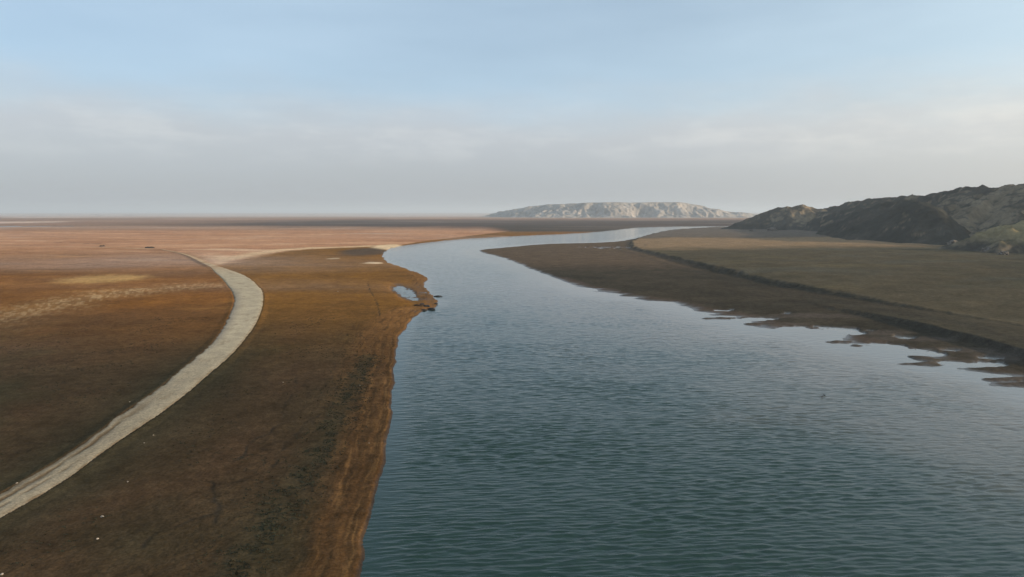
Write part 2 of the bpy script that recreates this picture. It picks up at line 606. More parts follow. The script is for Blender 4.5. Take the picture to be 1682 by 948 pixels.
    base = np.ones(X.shape + (3,)) * K((0.055, 0.038, 0.021))
    # near flat: alternate olive and reddish tracts
    base = mix(base, (0.064, 0.040, 0.022), ss(-0.1, 0.45, fbm(X / 26, Y / 60, 3, 51)))
    base = mix(base, (0.043, 0.036, 0.020), ss(0.0, 0.5, fbm(X / 30, Y / 45, 3, 52)))
    base = mix(base, (0.038, 0.034, 0.020), 0.8 * np.exp(-(np.clip(-sroad, 0, None) / 7) ** 2) * (X > -200) * (sroad < 0))
    left_of_road = inside(X, Y, np.vstack([road_c[::12], gp(150, 400), (-1200, 700), (-1200, -50)]))
    # middle distance
    midc = mix(np.ones(X.shape + (3,)) * K((0.195, 0.092, 0.021)), (0.150, 0.074, 0.021), ss(-0.2, 0.4, n1))
    midl = mix(np.ones(X.shape + (3,)) * K((0.220, 0.092, 0.022)), (0.160, 0.070, 0.020), ss(-0.25, 0.35, fbm(X / 90, Y / 50, 4, 53)))
    midl = mix(midl, (0.34, 0.165, 0.050), ss(0.15, 0.5, fbm(X / 70, Y / 35, 4, 54)) * 0.6)
    midl = mix(midl, (0.42, 0.245, 0.085), ss(0.05, 0.6, ell(X, Y, 170, 462, 32, 38, 0.5) + 0.25 * n2))
    strip = np.abs(dist_line(X, Y, plan([(-150, 575), (0, 528), (110, 503), (225, 482), (330, 472)])))
    midl = mix(midl, (0.52, 0.37, 0.20), np.exp(-(strip / (15.0 + 8 * n1)) ** 2) * (0.25 + 0.75 * ss(-0.05, 0.35, 1.5 * n4 + 0.5 * n2)) * ss(-0.5, 0.2, n1 + 0.2) * 0.6)
    mid = np.where(left_of_road[..., None], midl, midc)
    base = mix(base, mid, ss(150, 315, dep))
    # far: pinkish tan with cream streaks
    farc = np.ones(X.shape + (3,)) * K((0.43, 0.225, 0.125))
    farc = mix(farc, (0.52, 0.30, 0.175), ss(-0.1, 0.4, fbm(X / 150, Y / 70, 4, 55)))
    farc = mix(farc, (0.33, 0.165, 0.088), ss(0.0, 0.45, fbm(X / 220, Y / 60, 4, 56)))
    farc = mix(farc, (0.64, 0.45, 0.30), ss(0.32, 0.55, fbm(X / 200, Y / 45, 4, 57)) * 0.7)
    plat = spline(plan([(-400, 402), (0, 405), (150, 403), (260, 412), (330, 424), (352, 437), (400, 427), (470, 414), (540, 409), (640, 405)]), 5)
    plat_poly = np.vstack([plat, [gp(700, 396), (200, 2200), (-3000, 2200)]])
    inpl = inside(X, Y, plat_poly)
    dpl = dist_line(X, Y, plat) * np.where(inpl, 1, -1)
    base = mix(base, farc, np.where(left_of_road, ss(450, 820, dep), ss(-8, 8, dpl + 10 * n2)) * (~right))
    base = mix(base, (0.66, 0.48, 0.29), np.exp(-((dpl - 14) / (11 + 6 * n1)) ** 2) * ss(-300, -215, X + 20 * n1) * (X < 5) * ss(-0.5, 0.1, n2 + 0.3) * 0.9 * (~right))
    base = mix(base, (0.64, 0.48, 0.30), ss(0.1, 0.5, ell(X, Y, 640, 406, 26, 75, 0.1) + 0.2 * n2) * (~right))
    base = mix(base, (0.60, 0.46, 0.31), ss(0.2, 0.6, ell(X, Y, 612, 433, 12, 15) + 0.3 * n2) * 0.9)
    base = mix(base, (0.52, 0.40, 0.26), ss(0.3, 0.6, ell(X, Y, 548, 426, 10, 12) + 0.3 * n2) * 0.8)
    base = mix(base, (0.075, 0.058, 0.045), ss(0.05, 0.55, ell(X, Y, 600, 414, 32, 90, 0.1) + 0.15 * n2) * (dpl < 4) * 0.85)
    # very far plain
    vf = np.ones(X.shape + (3,)) * K((0.25, 0.150, 0.100))
    vf = mix(vf, (0.36, 0.225, 0.15), ss(0.0, 0.4, fbm(X / 900, Y / 500, 4, 58)))
    vf = mix(vf, (0.46, 0.40, 0.365), ss(3600, 6500, Y + 800 * n5))  # haze fade towards the horizon painted into the ground colour
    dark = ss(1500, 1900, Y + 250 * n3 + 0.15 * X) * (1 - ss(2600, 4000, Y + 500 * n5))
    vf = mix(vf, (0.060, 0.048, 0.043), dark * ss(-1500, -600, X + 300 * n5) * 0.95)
    base = mix(base, vf, ss(1150, 1700, Y * (1 + 0.2 * n5)))
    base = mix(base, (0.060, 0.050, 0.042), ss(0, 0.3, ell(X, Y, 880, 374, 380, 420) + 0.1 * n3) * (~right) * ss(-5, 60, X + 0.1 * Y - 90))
    base = mix(base, (0.55, 0.41, 0.33), ss(0.0, 0.3, ell(X, Y, -20, 366, 220, 420) + 0.1 * n5))
    base = mix(base, (0.50, 0.40, 0.35), ss(0.0, 0.3, ell(X, Y, 120, 356.8, 620, 330) + 0.15 * n5))
    base = mix(base, (0.44, 0.33, 0.26), ss(0.25, 0.5, fbm(X / 260, Y / 90, 4, 59)) * ss(800, 1100, Y) * (1 - ss(1500, 1900, Y)) * (X < 0) * 0.8)
    # strand zone along the water on the left: rust mud, gold strand lines
    lz = (~right) & (Y < 460)
    wid = 6.5 + 7.0 * ss(60, 200, Y) * (1 - ss(230, 330, Y)) + 2 * n1
    st = (1 - ss(wid * 0.75, wid * 1.25, dl + 1.0 * n2)) * lz
    base = mix(base, (0.082, 0.044, 0.019), st * 0.8)
    base = mix(base, (0.235, 0.115, 0.038), st * ss(170, 290, Y) * 0.7)
    q = dl + 0.55 * n2 + 0.22 * n4
    ln = ss(0.12, 0.55, noise(q / 0.55, Y / 11, 64)) + 0.8 * ss(0.1, 0.5, noise(q / 0.28, Y / 4, 65)) * ss(-0.3, 0.3, n1 + n2)
    ln = np.clip(ln, 0, 1) * (1 - ss(wid * 0.8, wid * 1.5, dl)) * (0.35 + 0.65 * np.exp(-((dl - 1.2) / 1.0) ** 2) + 0.45 * np.exp(-((dl - 5.6) / 0.9) ** 2))
    base = mix(base, (0.21, 0.115, 0.045), np.clip(ln, 0, 1) * lz * 0.5)
    base = mix(base, (0.036, 0.024, 0.013), ss(0.15, 0.5, noise(q / 0.7 + 40, Y / 14, 66)) * (1 - ss(wid * 0.9, wid * 1.8, dl)) * lz * 0.5)
    # damp greenish tract where the weeds grow
    wl = dist_line(X, Y, plan([(330, 1000), (400, 930), (470, 830), (530, 740), (570, 660), (605, 590)]))
    wd = np.exp(-(wl / (2.6 + 1.2 * n1)) ** 2) * (Y < 260)
    base = mix(base, (0.043, 0.036, 0.021), wd * 0.7)
    ck = np.exp(-(fbm(X / 11 + 0.3 * n2, Y / 16, 3, 67) / 0.018) ** 2) * ss(0.0, 0.35, fbm(X / 30, Y / 40, 2, 68)) * (1 - ss(170, 260, D)) * (~right) * (sroad < -2)
    ck2 = np.exp(-(fbm(X / 5, Y / 7, 3, 69) / 0.03) ** 2) * ss(-0.05, 0.3, fbm(X / 24, Y / 24, 2, 77)) * (1 - ss(120, 200, D)) * (~right) * (sroad < -2)
    base = mix(base, (0.026, 0.020, 0.013), np.clip(0.7 * ck + 0.4 * ck2, 0, 1))
    base = mix(base, (0.030, 0.025, 0.018), np.exp(-(dg / 0.30) ** 2) * 0.85 * ss(-0.4, 0.2, n2))
    # dark old track crossing the far flat
    tr = dist_line(X, Y, plan([(345, 437), (318, 424), (285, 413), (240, 406), (195, 403), (130, 401), (60, 400)]))
    base = mix(base, (0.085, 0.058, 0.042), np.exp(-(tr / 5) ** 2) * ss(-0.35, 0.3, n2 + 0.2) * 0.7 * left_of_road)
    tl = dist_line(X, Y, plan([(250, 411), (180, 408), (80, 406.5), (0, 406), (-300, 405)]))
    base = mix(base, (0.44, 0.31, 0.20), np.exp(-(tl / 5) ** 2) * 0.8 * ss(-0.4, 0.1, n1 + 0.2))
    # right bank mud
    rm = np.ones(X.shape + (3,)) * K((0.054, 0.046, 0.034))
    rm = mix(rm, (0.042, 0.038, 0.029), ss(-0.2, 0.3, fbm(X / 60, Y / 30, 4, 60)))
    rm = mix(rm, (0.105, 0.076, 0.052), ss(430, 560, Y + 40 * n2))
    rm = mix(rm, (0.094, 0.070, 0.056), ss(0.0, 0.5, 1 - land / (11 + 8 * n1)) * (Y < 420) * ss(-0.35, 0.2, n1 + 0.15) * 0.75)
    rm = mix(rm, (0.084, 0.070, 0.058), ss(0.1, 0.5, bar) * 0.8)
    rm = mix(rm, (0.066, 0.058, 0.042), ss(0, 3, sds) * step_h)
    # terrace top
    tt = np.ones(X.shape + (3,)) * K((0.080, 0.068, 0.046))
    tt = mix(tt, (0.102, 0.086, 0.052), ss(0, 0.45, fbm(X / 80, Y / 40, 4, 61)) * 0.7)
    tt = mix(tt, (0.082, 0.078, 0.060), ss(0, 0.4, fbm(X / 120, Y / 40, 4, 62)) * 0.8)
    tt = mix(tt, (0.115, 0.092, 0.058), ss(0.1, 0.5, fbm(X / 34, Y / 12, 4, 63)) * 0.6)
    tt = mix(tt, (0.060, 0.056, 0.036), ss(0.12, 0.5, fbm(X / 50, Y / 16, 4, 78)) * 0.6)
    tt = mix(tt, (0.24, 0.165, 0.098), ss(600, 720, Y + 60 * n1 - 0.12 * X) * (1 - ss(900, 1020, Y + 90 * n3)))  # sunlit stripe across the terrace put into the colour as tan
    tt = mix(tt, (0.130, 0.108, 0.088), ss(900, 1020, Y + 90 * n3))
    rm = mix(rm, tt, ss(-0.5, 2.5, sdt + 2.6 * n2 + 1.6 * n1))
    rm = mix(rm, (0.040, 0.036, 0.030), (np.exp(-((sdt + 2.6 * n2 + 1.6 * n1 - 0.2) / 1.6) ** 2) * (0.7 + 0.5 * n1) * (0.35 + 0.65 * ss(230, 380, Y)) + np.exp(-((sds - 0.2) / 1.2) ** 2) * (sdt < -6) * step_h) * 0.75)  # shaded, wet faces of both scarps put into the colour as dark bands
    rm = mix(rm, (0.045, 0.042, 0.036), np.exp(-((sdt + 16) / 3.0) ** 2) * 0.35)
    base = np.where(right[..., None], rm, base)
    base = base * (1 + 0.16 * n2 + 0.08 * n4)[..., None]
    # wetness near the water line
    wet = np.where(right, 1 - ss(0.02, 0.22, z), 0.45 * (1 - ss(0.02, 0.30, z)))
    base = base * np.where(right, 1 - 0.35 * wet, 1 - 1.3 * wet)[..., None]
    return z, base, wet, right, sdt, sdw


# polar sheet: fine where the place has detail, coarse beyond, out to the horizon
fine = np.linspace(R(-44), R(44), 1050)
coarse_r = np.linspace(R(44), R(316), 90)[1:-1]
ang = np.concatenate([fine, coarse_r])
ypix = np.concatenate([np.linspace(1500, 960, 60), np.linspace(955, 440, 330), np.linspace(438.8, 352.5, 150), np.linspace(352, 348.4, 16), [347.9]])
rad = np.array([gp(CX, y)[1] for y in ypix])
rad = rad[rad > 0]
rad = np.concatenate([np.linspace(1.0, rad[0] * 0.9, 6), rad])
RR, AA = np.meshgrid(rad, ang, indexing='ij')
GX, GY = RR * np.sin(AA), RR * np.cos(AA)
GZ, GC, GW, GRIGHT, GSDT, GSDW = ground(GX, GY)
fr = GRIGHT.astype(np.int8)
f_right = (GRIGHT & (np.hypot(GX, GY) < 2600))
f_terr = f_right & (GSDT > -2.0)


def face_mask(v):
    a = v[:-1, :]
    b = np.concatenate([v[:, 1:], v[:, :1]], 1)[:-1]
    return a & b


m_terr = face_mask(f_terr)
m_right = face_mask(f_right) & ~m_terr
m_left = ~(m_terr | m_right)
for nm, mk, lab in (('left_bank', m_left, 'wide flat brown mud plain left of the river running to the horizon'),
                    ('mudflat', m_right, 'dark low mudflat between the river and the terrace scarp on the right'),
                    ('terrace', m_terr, 'flat olive and tan terrace below the hills on the right')):
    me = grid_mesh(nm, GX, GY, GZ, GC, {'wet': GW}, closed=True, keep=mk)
    tag(link(nm, me, M_SOIL), lab, kind='structure')

# ------------------------------------------------------------------ river
wa = np.linspace(R(-40), R(44), 620)
wang = np.concatenate([wa, np.linspace(R(44), R(320), 60)[1:-1]])
wy = np.concatenate([np.linspace(1500, 960, 40), np.linspace(955, 470, 900), np.linspace(469, 350, 160)])
wr = np.array([gp(CX, y)[1] for y in wy])
wr = np.concatenate([np.linspace(1.0, wr[0] * 0.9, 6), wr])
WR, WA = np.meshgrid(wr, wang, indexing='ij')
WX, WY = WR * np.sin(WA), WR * np.cos(WA)
nearw = WR < 1800
calm = np.zeros(WX.shape)
xx, yy = WX[nearw], WY[nearw]
n_a = fbm(xx / 35, yy / 35, 3, 80)
dL = dist_line(xx, yy, left_shore[::2])
dR = dist_line(xx, yy, right_shore[::2])
n_b = fbm(xx / 9, yy / 9, 4, 81)
silt = np.zeros(WX.shape)
silt[nearw] = (1 - ss(2, 95 + 50 * n_a, dR + 14 * n_b)) * (1 - ss(330, 480, yy))
c = np.maximum(0.8 * (1 - ss(0.5, 6 + 4 * n_a, dL + 1.5 * n_b)), 1 - ss(4, 34 + 20 * n_a, dR + 8 * n_b))
calm[nearw] = c
amp = (1 - 0.88 * calm) * (1 - ss(500, 1400, WR)) * 1.7
wv = np.zeros(WX.shape)
u = WX * 0.995 + WY * 0.10
v = WY * 0.995 - WX * 0.10
wv += 0.062 * noise(u / 3.4 + 3, v / 0.72, 90)
wv += 0.032 * noise(u / 2.0, v / 0.45 + 7, 91)
wv += 0.035 * noise(u / 7, v / 1.9, 92)
wv *= (0.75 + 0.6 * ss(-0.4, 0.5, fbm(WX / 34, WY / 26, 4, 93)))
fine_w = ss(900, 300, WR) if False else 1 - ss(380, 1000, WR)
WZ = wv * amp * (0.25 + 0.75 * fine_w)
me = grid_mesh('river', WX, WY, WZ, None, {'calm': calm, 'silt': silt}, closed=True)


def water_mat():
    m, nt, b = new_mat('river_water')
    b.inputs['Base Color'].default_value = (0.020, 0.040, 0.040, 1)
    b.inputs['Roughness'].default_value = 0.05
    b.inputs['IOR'].default_value = 1.333
    tc = nt.nodes.new('ShaderNodeTexCoord').outputs['Object']
    at = nt.nodes.new('ShaderNodeAttribute')
    at.attribute_name = 'calm'
    mp = nt.nodes.new('ShaderNodeMapping')
    mp.inputs['Rotation'].default_value = (0, 0, R(-6))
    mp.inputs['Scale'].default_value = (0.35, 1.0, 1.0)
    nt.links.new(tc, mp.inputs[0])
    n = noise_node(nt, 1.6, 5, mp.outputs[0], 0.6)
    bp = nt.nodes.new('ShaderNodeBump')
    bp.inputs['Distance'].default_value = 0.18
    nt.links.new(rng(nt, at.outputs['Fac'], 0, 1, 0.6, 0.08), bp.inputs['Strength'])
    nt.links.new(n.outputs['Fac'], bp.inputs['Height'])
    nt.links.new(bp.outputs[0], b.inputs['Normal'])
    # silt: paler, browner body colour in the shallows
    mx = nt.nodes.new('ShaderNodeMix')
    mx.data_type = 'RGBA'
    a2 = nt.nodes.new('ShaderNodeAttribute')
    a2.attribute_name = 'silt'
    nt.links.new(a2.outputs['Fac'], mx.inputs['Factor'])
    mx.inputs['A'].default_value = (0.011, 0.033, 0.027, 1)
    mx.inputs['B'].default_value = (0.125, 0.115, 0.100, 1)
    nt.links.new(mx.outputs['Result'], b.inputs['Base Color'])
    return m


tag(link('river', me, water_mat()), 'broad rippled blue-green river winding from the foreground to the far bend', kind='structure')

# ------------------------------------------------------------------ gravel road
NV = 26
tq = np.linspace(0, 1, NV)
L = np.zeros((RN, NV, 2))
s_len = np.concatenate([[0], np.cumsum(np.hypot(*np.diff(road_c, axis=0).T))])
wr_ = np.hypot(*(rr - rl).T)
e1 = fbm(s_len / 7, s_len * 0 + 3, 4, 70)[:, None] * 1.3 + fbm(s_len / 1.6, s_len * 0 + 5, 3, 76)[:, None] * 0.7
e2 = fbm(s_len / 7, s_len * 0 + 9, 4, 71)[:, None] * 0.9 + fbm(s_len / 1.6, s_len * 0 + 15, 3, 79)[:, None] * 0.6
tt_ = tq[None, :]
L = rl[:, None, :] * (1 - tt_[..., None]) + rr[:, None, :] * tt_[..., None]
nx = (rr - rl) / wr_[:, None]
L += nx[:, None, :] * (e1 * (1 - tt_) + e2 * tt_)[..., None]
DD = np.hypot(L[..., 0], L[..., 1])
edge = np.minimum(tt_, 1 - tt_) * wr_[:, None]
RZ = 1.25 + 0.0008 * DD + 0.10 * ss(0, 2.5, edge) - 0.35 * (1 - ss(0, 0.5, edge))
RZ += 0.04 * fbm(L[..., 0] / 1.5, L[..., 1] / 1.5, 3, 72)
rc = np.ones(L.shape[:2] + (3,)) * np.array((0.44, 0.375, 0.265))
rc = mix(rc, (0.38, 0.325, 0.235), ss(-0.2, 0.4, fbm(L[..., 0] / 6, L[..., 1] / 6, 3, 73)))
slat = np.broadcast_to(tt_, L.shape[:2])
# bare brown ruts where the wheel tracks split, towards the near end
sc = np.broadcast_to(s_len[:, None], L.shape[:2])
jt = slat + 0.09 * fbm(sc / 9, slat * 2, 4, 74)
near_end = 1 - ss(112, 150, np.broadcast_to(DD.mean(1)[:, None], L.shape[:2]))
ne2 = 1 - ss(130, 172, np.broadcast_to(DD.mean(1)[:, None], L.shape[:2]))
rut = np.exp(-((jt - 0.30) / 0.10) ** 2) * ne2 * ss(-0.35, 0.15, fbm(sc / 9, jt * 6, 3, 75) + 0.12)
rut = np.maximum(rut, np.exp(-((jt - 0.58) / 0.045) ** 2) * near_end * 0.8 * ss(-0.3, 0.2, fbm(sc / 7, jt * 3, 3, 176)))
rut = np.maximum(rut, np.exp(-((jt - 0.12) / 0.06) ** 2) * near_end * 0.5)
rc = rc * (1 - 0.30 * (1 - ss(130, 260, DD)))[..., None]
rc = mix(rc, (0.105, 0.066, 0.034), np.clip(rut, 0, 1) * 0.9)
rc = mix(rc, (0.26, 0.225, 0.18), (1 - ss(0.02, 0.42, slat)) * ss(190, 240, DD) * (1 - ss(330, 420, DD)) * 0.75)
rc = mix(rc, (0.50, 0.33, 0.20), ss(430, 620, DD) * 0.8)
eg = edge + 1.1 * fbm(L[..., 0] / 2.2, L[..., 1] / 2.2, 4, 170)
rc = mix(rc, (0.13, 0.085, 0.045), (1 - ss(0.1, 1.3, eg)) * 0.8)
pt = fbm(sc / 9, slat * 4, 4, 171)
rc = mix(rc, (0.24, 0.19, 0.125), ss(0.18, 0.5, pt) * 0.6)
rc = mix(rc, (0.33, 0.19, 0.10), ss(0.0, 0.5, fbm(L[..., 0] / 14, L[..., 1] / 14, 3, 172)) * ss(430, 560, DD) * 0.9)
RZ -= 0.12 * np.clip(rut, 0, 1)
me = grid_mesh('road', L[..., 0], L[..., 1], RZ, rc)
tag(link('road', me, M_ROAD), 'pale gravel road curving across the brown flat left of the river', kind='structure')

# ------------------------------------------------------------------ hills
def field_hill(name, label, x0, x1, y0, y1, nx_, ny_, hf, cf, mat):
    xs, ys = np.linspace(x0, x1, nx_), np.linspace(y0, y1, ny_)
    X, Y = np.meshgrid(xs, ys)
    Z = hf(X, Y)
    gyv, gxv = np.gradient(Z, ys, xs)
    C = cf(X, Y, Z, gxv, gyv)
    ok = Z > -1.5
    keep = ok[:-1, :-1] | ok[:-1, 1:] | ok[1:, 1:] | ok[1:, :-1]
    me = grid_mesh(name, X, Y, Z, C, keep=keep)
    return tag(link(name, me, mat), label, kind='structure')


def ridges(X, Y, lines, k, seed, warp=14.0, rough=1.0, gul=26.0):
    """eroded relief: every line is a spur crest of (x, y, height, flank slope); the land falls away on both sides"""
    x = X + warp * fbm(X / 70, Y / 70, 4, seed) + 0.35 * warp * fbm(X / 18, Y / 18, 3, seed + 3)
    y = Y + warp * fbm(X / 70, Y / 70, 4, seed + 7) + 0.35 * warp * fbm(X / 18, Y / 18, 3, seed + 4)
    z = np.full(X.shape, -40.0)
    for P in lines:
        Q = spline(np.array(P, float), 4)
        d, s = dist_line(x, y, Q[:, :2], arc=True)
        sl = np.concatenate([[0], np.cumsum(np.hypot(*np.diff(Q[:, :2], axis=0).T))])
        h = np.interp(s, sl, Q[:, 2])
        zz = h - k * (np.sqrt(d * d + 36.0) - 6.0) * (1 + 0.0 * d)
        m = np.clip(0.5 + 0.5 * (zz - z) / 3.0, 0, 1)               # soft union so valleys stay open
        z = np.where(np.abs(zz - z) < 3.0, z * (1 - m) + zz * m + 3.0 * m * (1 - m), np.maximum(z, zz))
    up = np.clip(z / 14.0, 0, 1)
    z = z + rough * up * (14.0 * (ridged(x / (1.5 * gul), y / (1.5 * gul), 4, seed + 20) - 0.78) + 1.2 * fbm(X / 14, Y / 14, 3, seed + 30))
    return np.maximum(z, -3.0) + 2.6


def hill_col(X, Y, Z, gx, gy, tone=1.0, seed=0, bare_lit=0.0):
    """scrub on gentle ground and in patches, clay on cuts and painted-in sunlit parts"""
    slope = np.hypot(gx, gy)
    n = fbm(X / 40, Y / 40, 5, 300 + seed)
    C = np.ones(X.shape + (3,)) * np.array((0.056, 0.053, 0.045))
    C = mix(C, np.array((0.032, 0.034, 0.030)), ss(-0.15, 0.35, fbm(X / 55, Y / 55, 4, 320 + seed) - 0.5 * bare_lit))
    C = mix(C, np.array((0.21, 0.168, 0.115)), ss(0.5, 0.95, slope * 0.6 + 0.6 * n + bare_lit + 0.15) * 0.8)
    C = mix(C, np.array((0.15, 0.13, 0.11)), ss(0.3, 0.6, fbm(X / 18, Y / 18, 4, 310 + seed)) * (Z < 9) * 0.4)
    return C * tone


# small knob at the far end of the range
def h_knob(X, Y):
    return ridges(X, Y, [[(425, 1440, 0), (470, 1435, 14), (530, 1420, 40), (565, 1405, 51), (610, 1410, 47), (660, 1425, 36)],
                         [(566, 1405, 50), (540, 1368, 30), (508, 1318, 0)],
                         [(505, 1428, 28), (480, 1395, 12), (450, 1360, -2)],
                         [(625, 1412, 45), (600, 1365, 26), (565, 1305, 2)]], 0.62, 400, 10)


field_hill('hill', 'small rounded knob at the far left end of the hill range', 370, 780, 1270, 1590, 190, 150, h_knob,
           lambda *a: hill_col(*a, seed=1, bare_lit=-0.2 + 0.4 * ss(530, 560, a[0])), M_HILL)  # sunlit right half of the knob put into the colour


# long skyline ridge
def h_ridge(X, Y):
    main = [(760, 1700, 40), (690, 1500, 46), (650, 1380, 49), (636, 1300, 55), (622, 1150, 60), (614, 1000, 64), (612, 930, 70), (616, 850, 70), (640, 780, 72), (690, 700, 76)]
    L = [main]
    for (x0, y0, h0, dx, dy, h1) in ((640, 1330, 50, -85, -75, 0), (630, 1220, 55, -110, -90, 4), (620, 1100, 58, -100, -80, 14), (614, 1010, 64, -110, -85, 16), (612, 930, 66, -115, -90, 14),
                                     (614, 870, 67, -150, -110, 4), (622, 815, 67, -140, -120, 2), (650, 765, 68, -130, -115, 6), (690, 700, 78, -100, -110, 10)):
        L.append([(x0, y0, h0), (x0 + dx * 0.5, y0 + dy * 0.42, h0 * 0.62 + h1 * 0.38), (x0 + dx, y0 + dy, h1)])
    for (x0, y0, h0) in ((650, 1380, 49), (622, 1150, 60), (614, 950, 66), (640, 780, 70)):
        L.append([(x0, y0, h0), (x0 + 120, y0 - 10, h0 * 0.5), (x0 + 230, y0, 0)])
    return ridges(X, Y, L, 0.60, 420, 16)


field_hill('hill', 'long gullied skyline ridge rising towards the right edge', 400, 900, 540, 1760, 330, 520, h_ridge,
           lambda *a: hill_col(*a, seed=2, bare_lit=-0.16 + 0.42 * np.exp(-((a[1] - 800) / 95) ** 2) * (a[0] < 660)), M_HILL)  # paler clay paints the sunlit right part of the flank


# broad dark spur in front of the ridge
def h_spur(X, Y):
    return ridges(X, Y, [[(560, 1120, 40), (535, 1040, 44), (515, 960, 49), (505, 890, 51), (494, 830, 46), (478, 780, 32), (462, 735, 12), (455, 700, 0)],
                         [(530, 1020, 44), (485, 985, 22), (450, 960, 0)], [(508, 900, 50), (460, 870, 22), (425, 850, -2)], [(490, 820, 42), (450, 790, 14), (425, 765, -2)]], 0.66, 440, 12, 0.8)


field_hill('hill', 'broad dark spur with a smooth dome in front of the skyline ridge', 360, 660, 630, 1240, 190, 300, h_spur,
           lambda *a: hill_col(*a, seed=3, bare_lit=-0.42), M_HILL)


# low near spur at the right edge, its sunlit top painted in pale yellow
def h_front(X, Y):
    return ridges(X, Y, [[(400, 650, 2), (425, 630, 18), (450, 615, 29), (480, 605, 33), (530, 600, 38), (600, 610, 46)],
                         [(446, 617, 28), (424, 598, 15), (398, 575, 0)], [(486, 605, 33), (462, 582, 20), (432, 552, 0)], [(535, 600, 38), (505, 568, 22), (470, 530, 0)]], 0.72, 460, 9, 1.0, 17)


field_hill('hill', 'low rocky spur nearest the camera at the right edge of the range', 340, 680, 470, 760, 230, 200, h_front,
           lambda *a: mix(hill_col(*a, seed=4, bare_lit=0.12), (0.235, 0.19, 0.10), 0.75 * ss(10, 21, a[2] + 3 * fbm(a[0] / 9, a[1] / 9, 3, 9))), M_HILL)


# unseen stretch of the range, added outside the picture to shade the right bank
def h_near(X, Y):
    main = [(780, 680, 80), (810, 580, 86), (810, 470, 104), (795, 360, 122), (775, 250, 130), (755, 100, 132), (740, -100, 130), (740, -420, 125), (760, -760, 70)]
    L = [main]
    for i in range(9):
        y0 = 520 - i * 130
        L.append([(790, y0, 105), (690, y0 - 30, 62), (560, y0 - 50, 2)])
        L.append([(790, y0, 105), (900, y0 + 10, 60), (1030, y0, 2)])
    return ridges(X, Y, L, 0.52, 480, 26, 1.3, 40)


field_hill('hill', 'unseen hill added to carry on the range and shade the right bank', 430, 1180, -1000, 880, 150, 320, h_near,
           lambda *a: hill_col(*a, seed=5), M_HILL)


# pale flat-topped mesa far beyond the bend
def h_mesa(X, Y):
    P = spline(np.array([(20, 5200, 40), (120, 4960, 66), (320, 4700, 90), (440, 4640, 94), (700, 4610, 97), (1000, 4640, 99), (1180, 4690, 88), (1400, 4780, 48), (1600, 4820, 24), (1900, 4870, 8)], float), 6)
    x = X + 70 * fbm(X / 240, Y / 240, 4, 500)
    y = Y + 70 * fbm(X / 240, Y / 240, 4, 501)
    d, s = dist_line(x, y, P[:, :2], arc=True)
    sl = np.concatenate([[0], np.cumsum(np.hypot(*np.diff(P[:, :2], axis=0).T))])
    h = np.interp(s, sl, P[:, 2]) + 7 * fbm(X / 190, Y / 400, 3, 507)
    rg = ridged(X / 150, Y / 150, 4, 505)
    w = 265 * (0.62 + 0.5 * ss(0.45, 0.95, rg))
    pr = 1 - ss(0.12, 1.0, d / w)
    z = h * pr + (12 * fbm(X / 75, Y / 75, 5, 510) + 15 * (ridged(X / 120, Y / 120, 5, 515) - 0.78)) * np.clip(pr * 4, 0, 1) * (1 - 0.85 * ss(0.85, 1.0, pr)) - ss(1.0, 1.3, d / w) * 8
    return np.maximum(z, -5) + 3


def c_mesa(X, Y, Z, gx, gy):
    n = fbm(X / 80, Y / 80, 5, 520)
    C = np.ones(X.shape + (3,)) * np.array((0.29, 0.27, 0.25))
    C = mix(C, (0.20, 0.19, 0.178), ss(0.0, 0.4, n) * 0.8)
    C = mix(C, (0.26, 0.24, 0.215), ss(70, 90, Z) * 0.7)
    C = mix(C, (0.37, 0.335, 0.30), ss(0.15, 0.45, fbm(X / 60, Y / 60, 4, 525)) * (1 - ss(35, 60, Z)) * 0.8)
    return C


field_hill('mesa', 'pale flat-topped mesa on the horizon beyond the river bend', -500, 2300, 4200, 5500, 640, 240, h_mesa, c_mesa, M_MESA)

# ------------------------------------------------------------------ small things
rnd = random.Random(7)


def blob_mesh(name, rx, ry, rz, seed, sub=3, rough=0.35, freq=1.3, flat=True):
    """an angular rock: sphere grid pushed in and out by ridged noise, cut flat below"""
    nu, nv = 6 + sub * 4, 4 + sub * 2
    th = np.linspace(0, 2 * np.pi, nu, endpoint=False)
    ph = np.linspace(-0.5 * np.pi + 0.02, 0.5 * np.pi - 0.02, nv)
    T, Pp = np.meshgrid(th, ph)
    x, y, z = np.cos(T) * np.cos(Pp), np.sin(T) * np.cos(Pp), np.sin(Pp)
    k = 1 + rough * (noise(x * freq + z * 1.7 + seed, y * freq - z * 1.1 + seed * 2.3, seed) + 0.5 * noise(x * freq * 2.3 - z, y * freq * 2.3 + z * 2, seed + 1))
    X, Y, Z = x * k * rx, y * k * ry, np.maximum(z * k * rz, -0.3 * rz)
    me = grid_mesh(name, X, Y, Z, closed=True)
    me.polygons.foreach_set('use_smooth', np.zeros(len(me.polygons), bool))
    return me


def gz(x, y):
    return float(ground(np.array([[x, x]]), np.array([[y, y]]))[0][0, 0])


def put(name, me, mat, px, py, label, cat, group=None, rz=0.0, zoff=0.0, water=False):
    x, y = gp(px, py, 0.0)
    z = gz(x, y)
    if not water:
        x, y = gp(px, py, max(z, 0.0))
        z = gz(x, y)
    z = max(z, 0.0)
    o = link(name, me, mat)
    o.location = (x, y, z + zoff)
    o.rotation_euler = (0, 0, rz)
    return tag(o, label, cat, group)


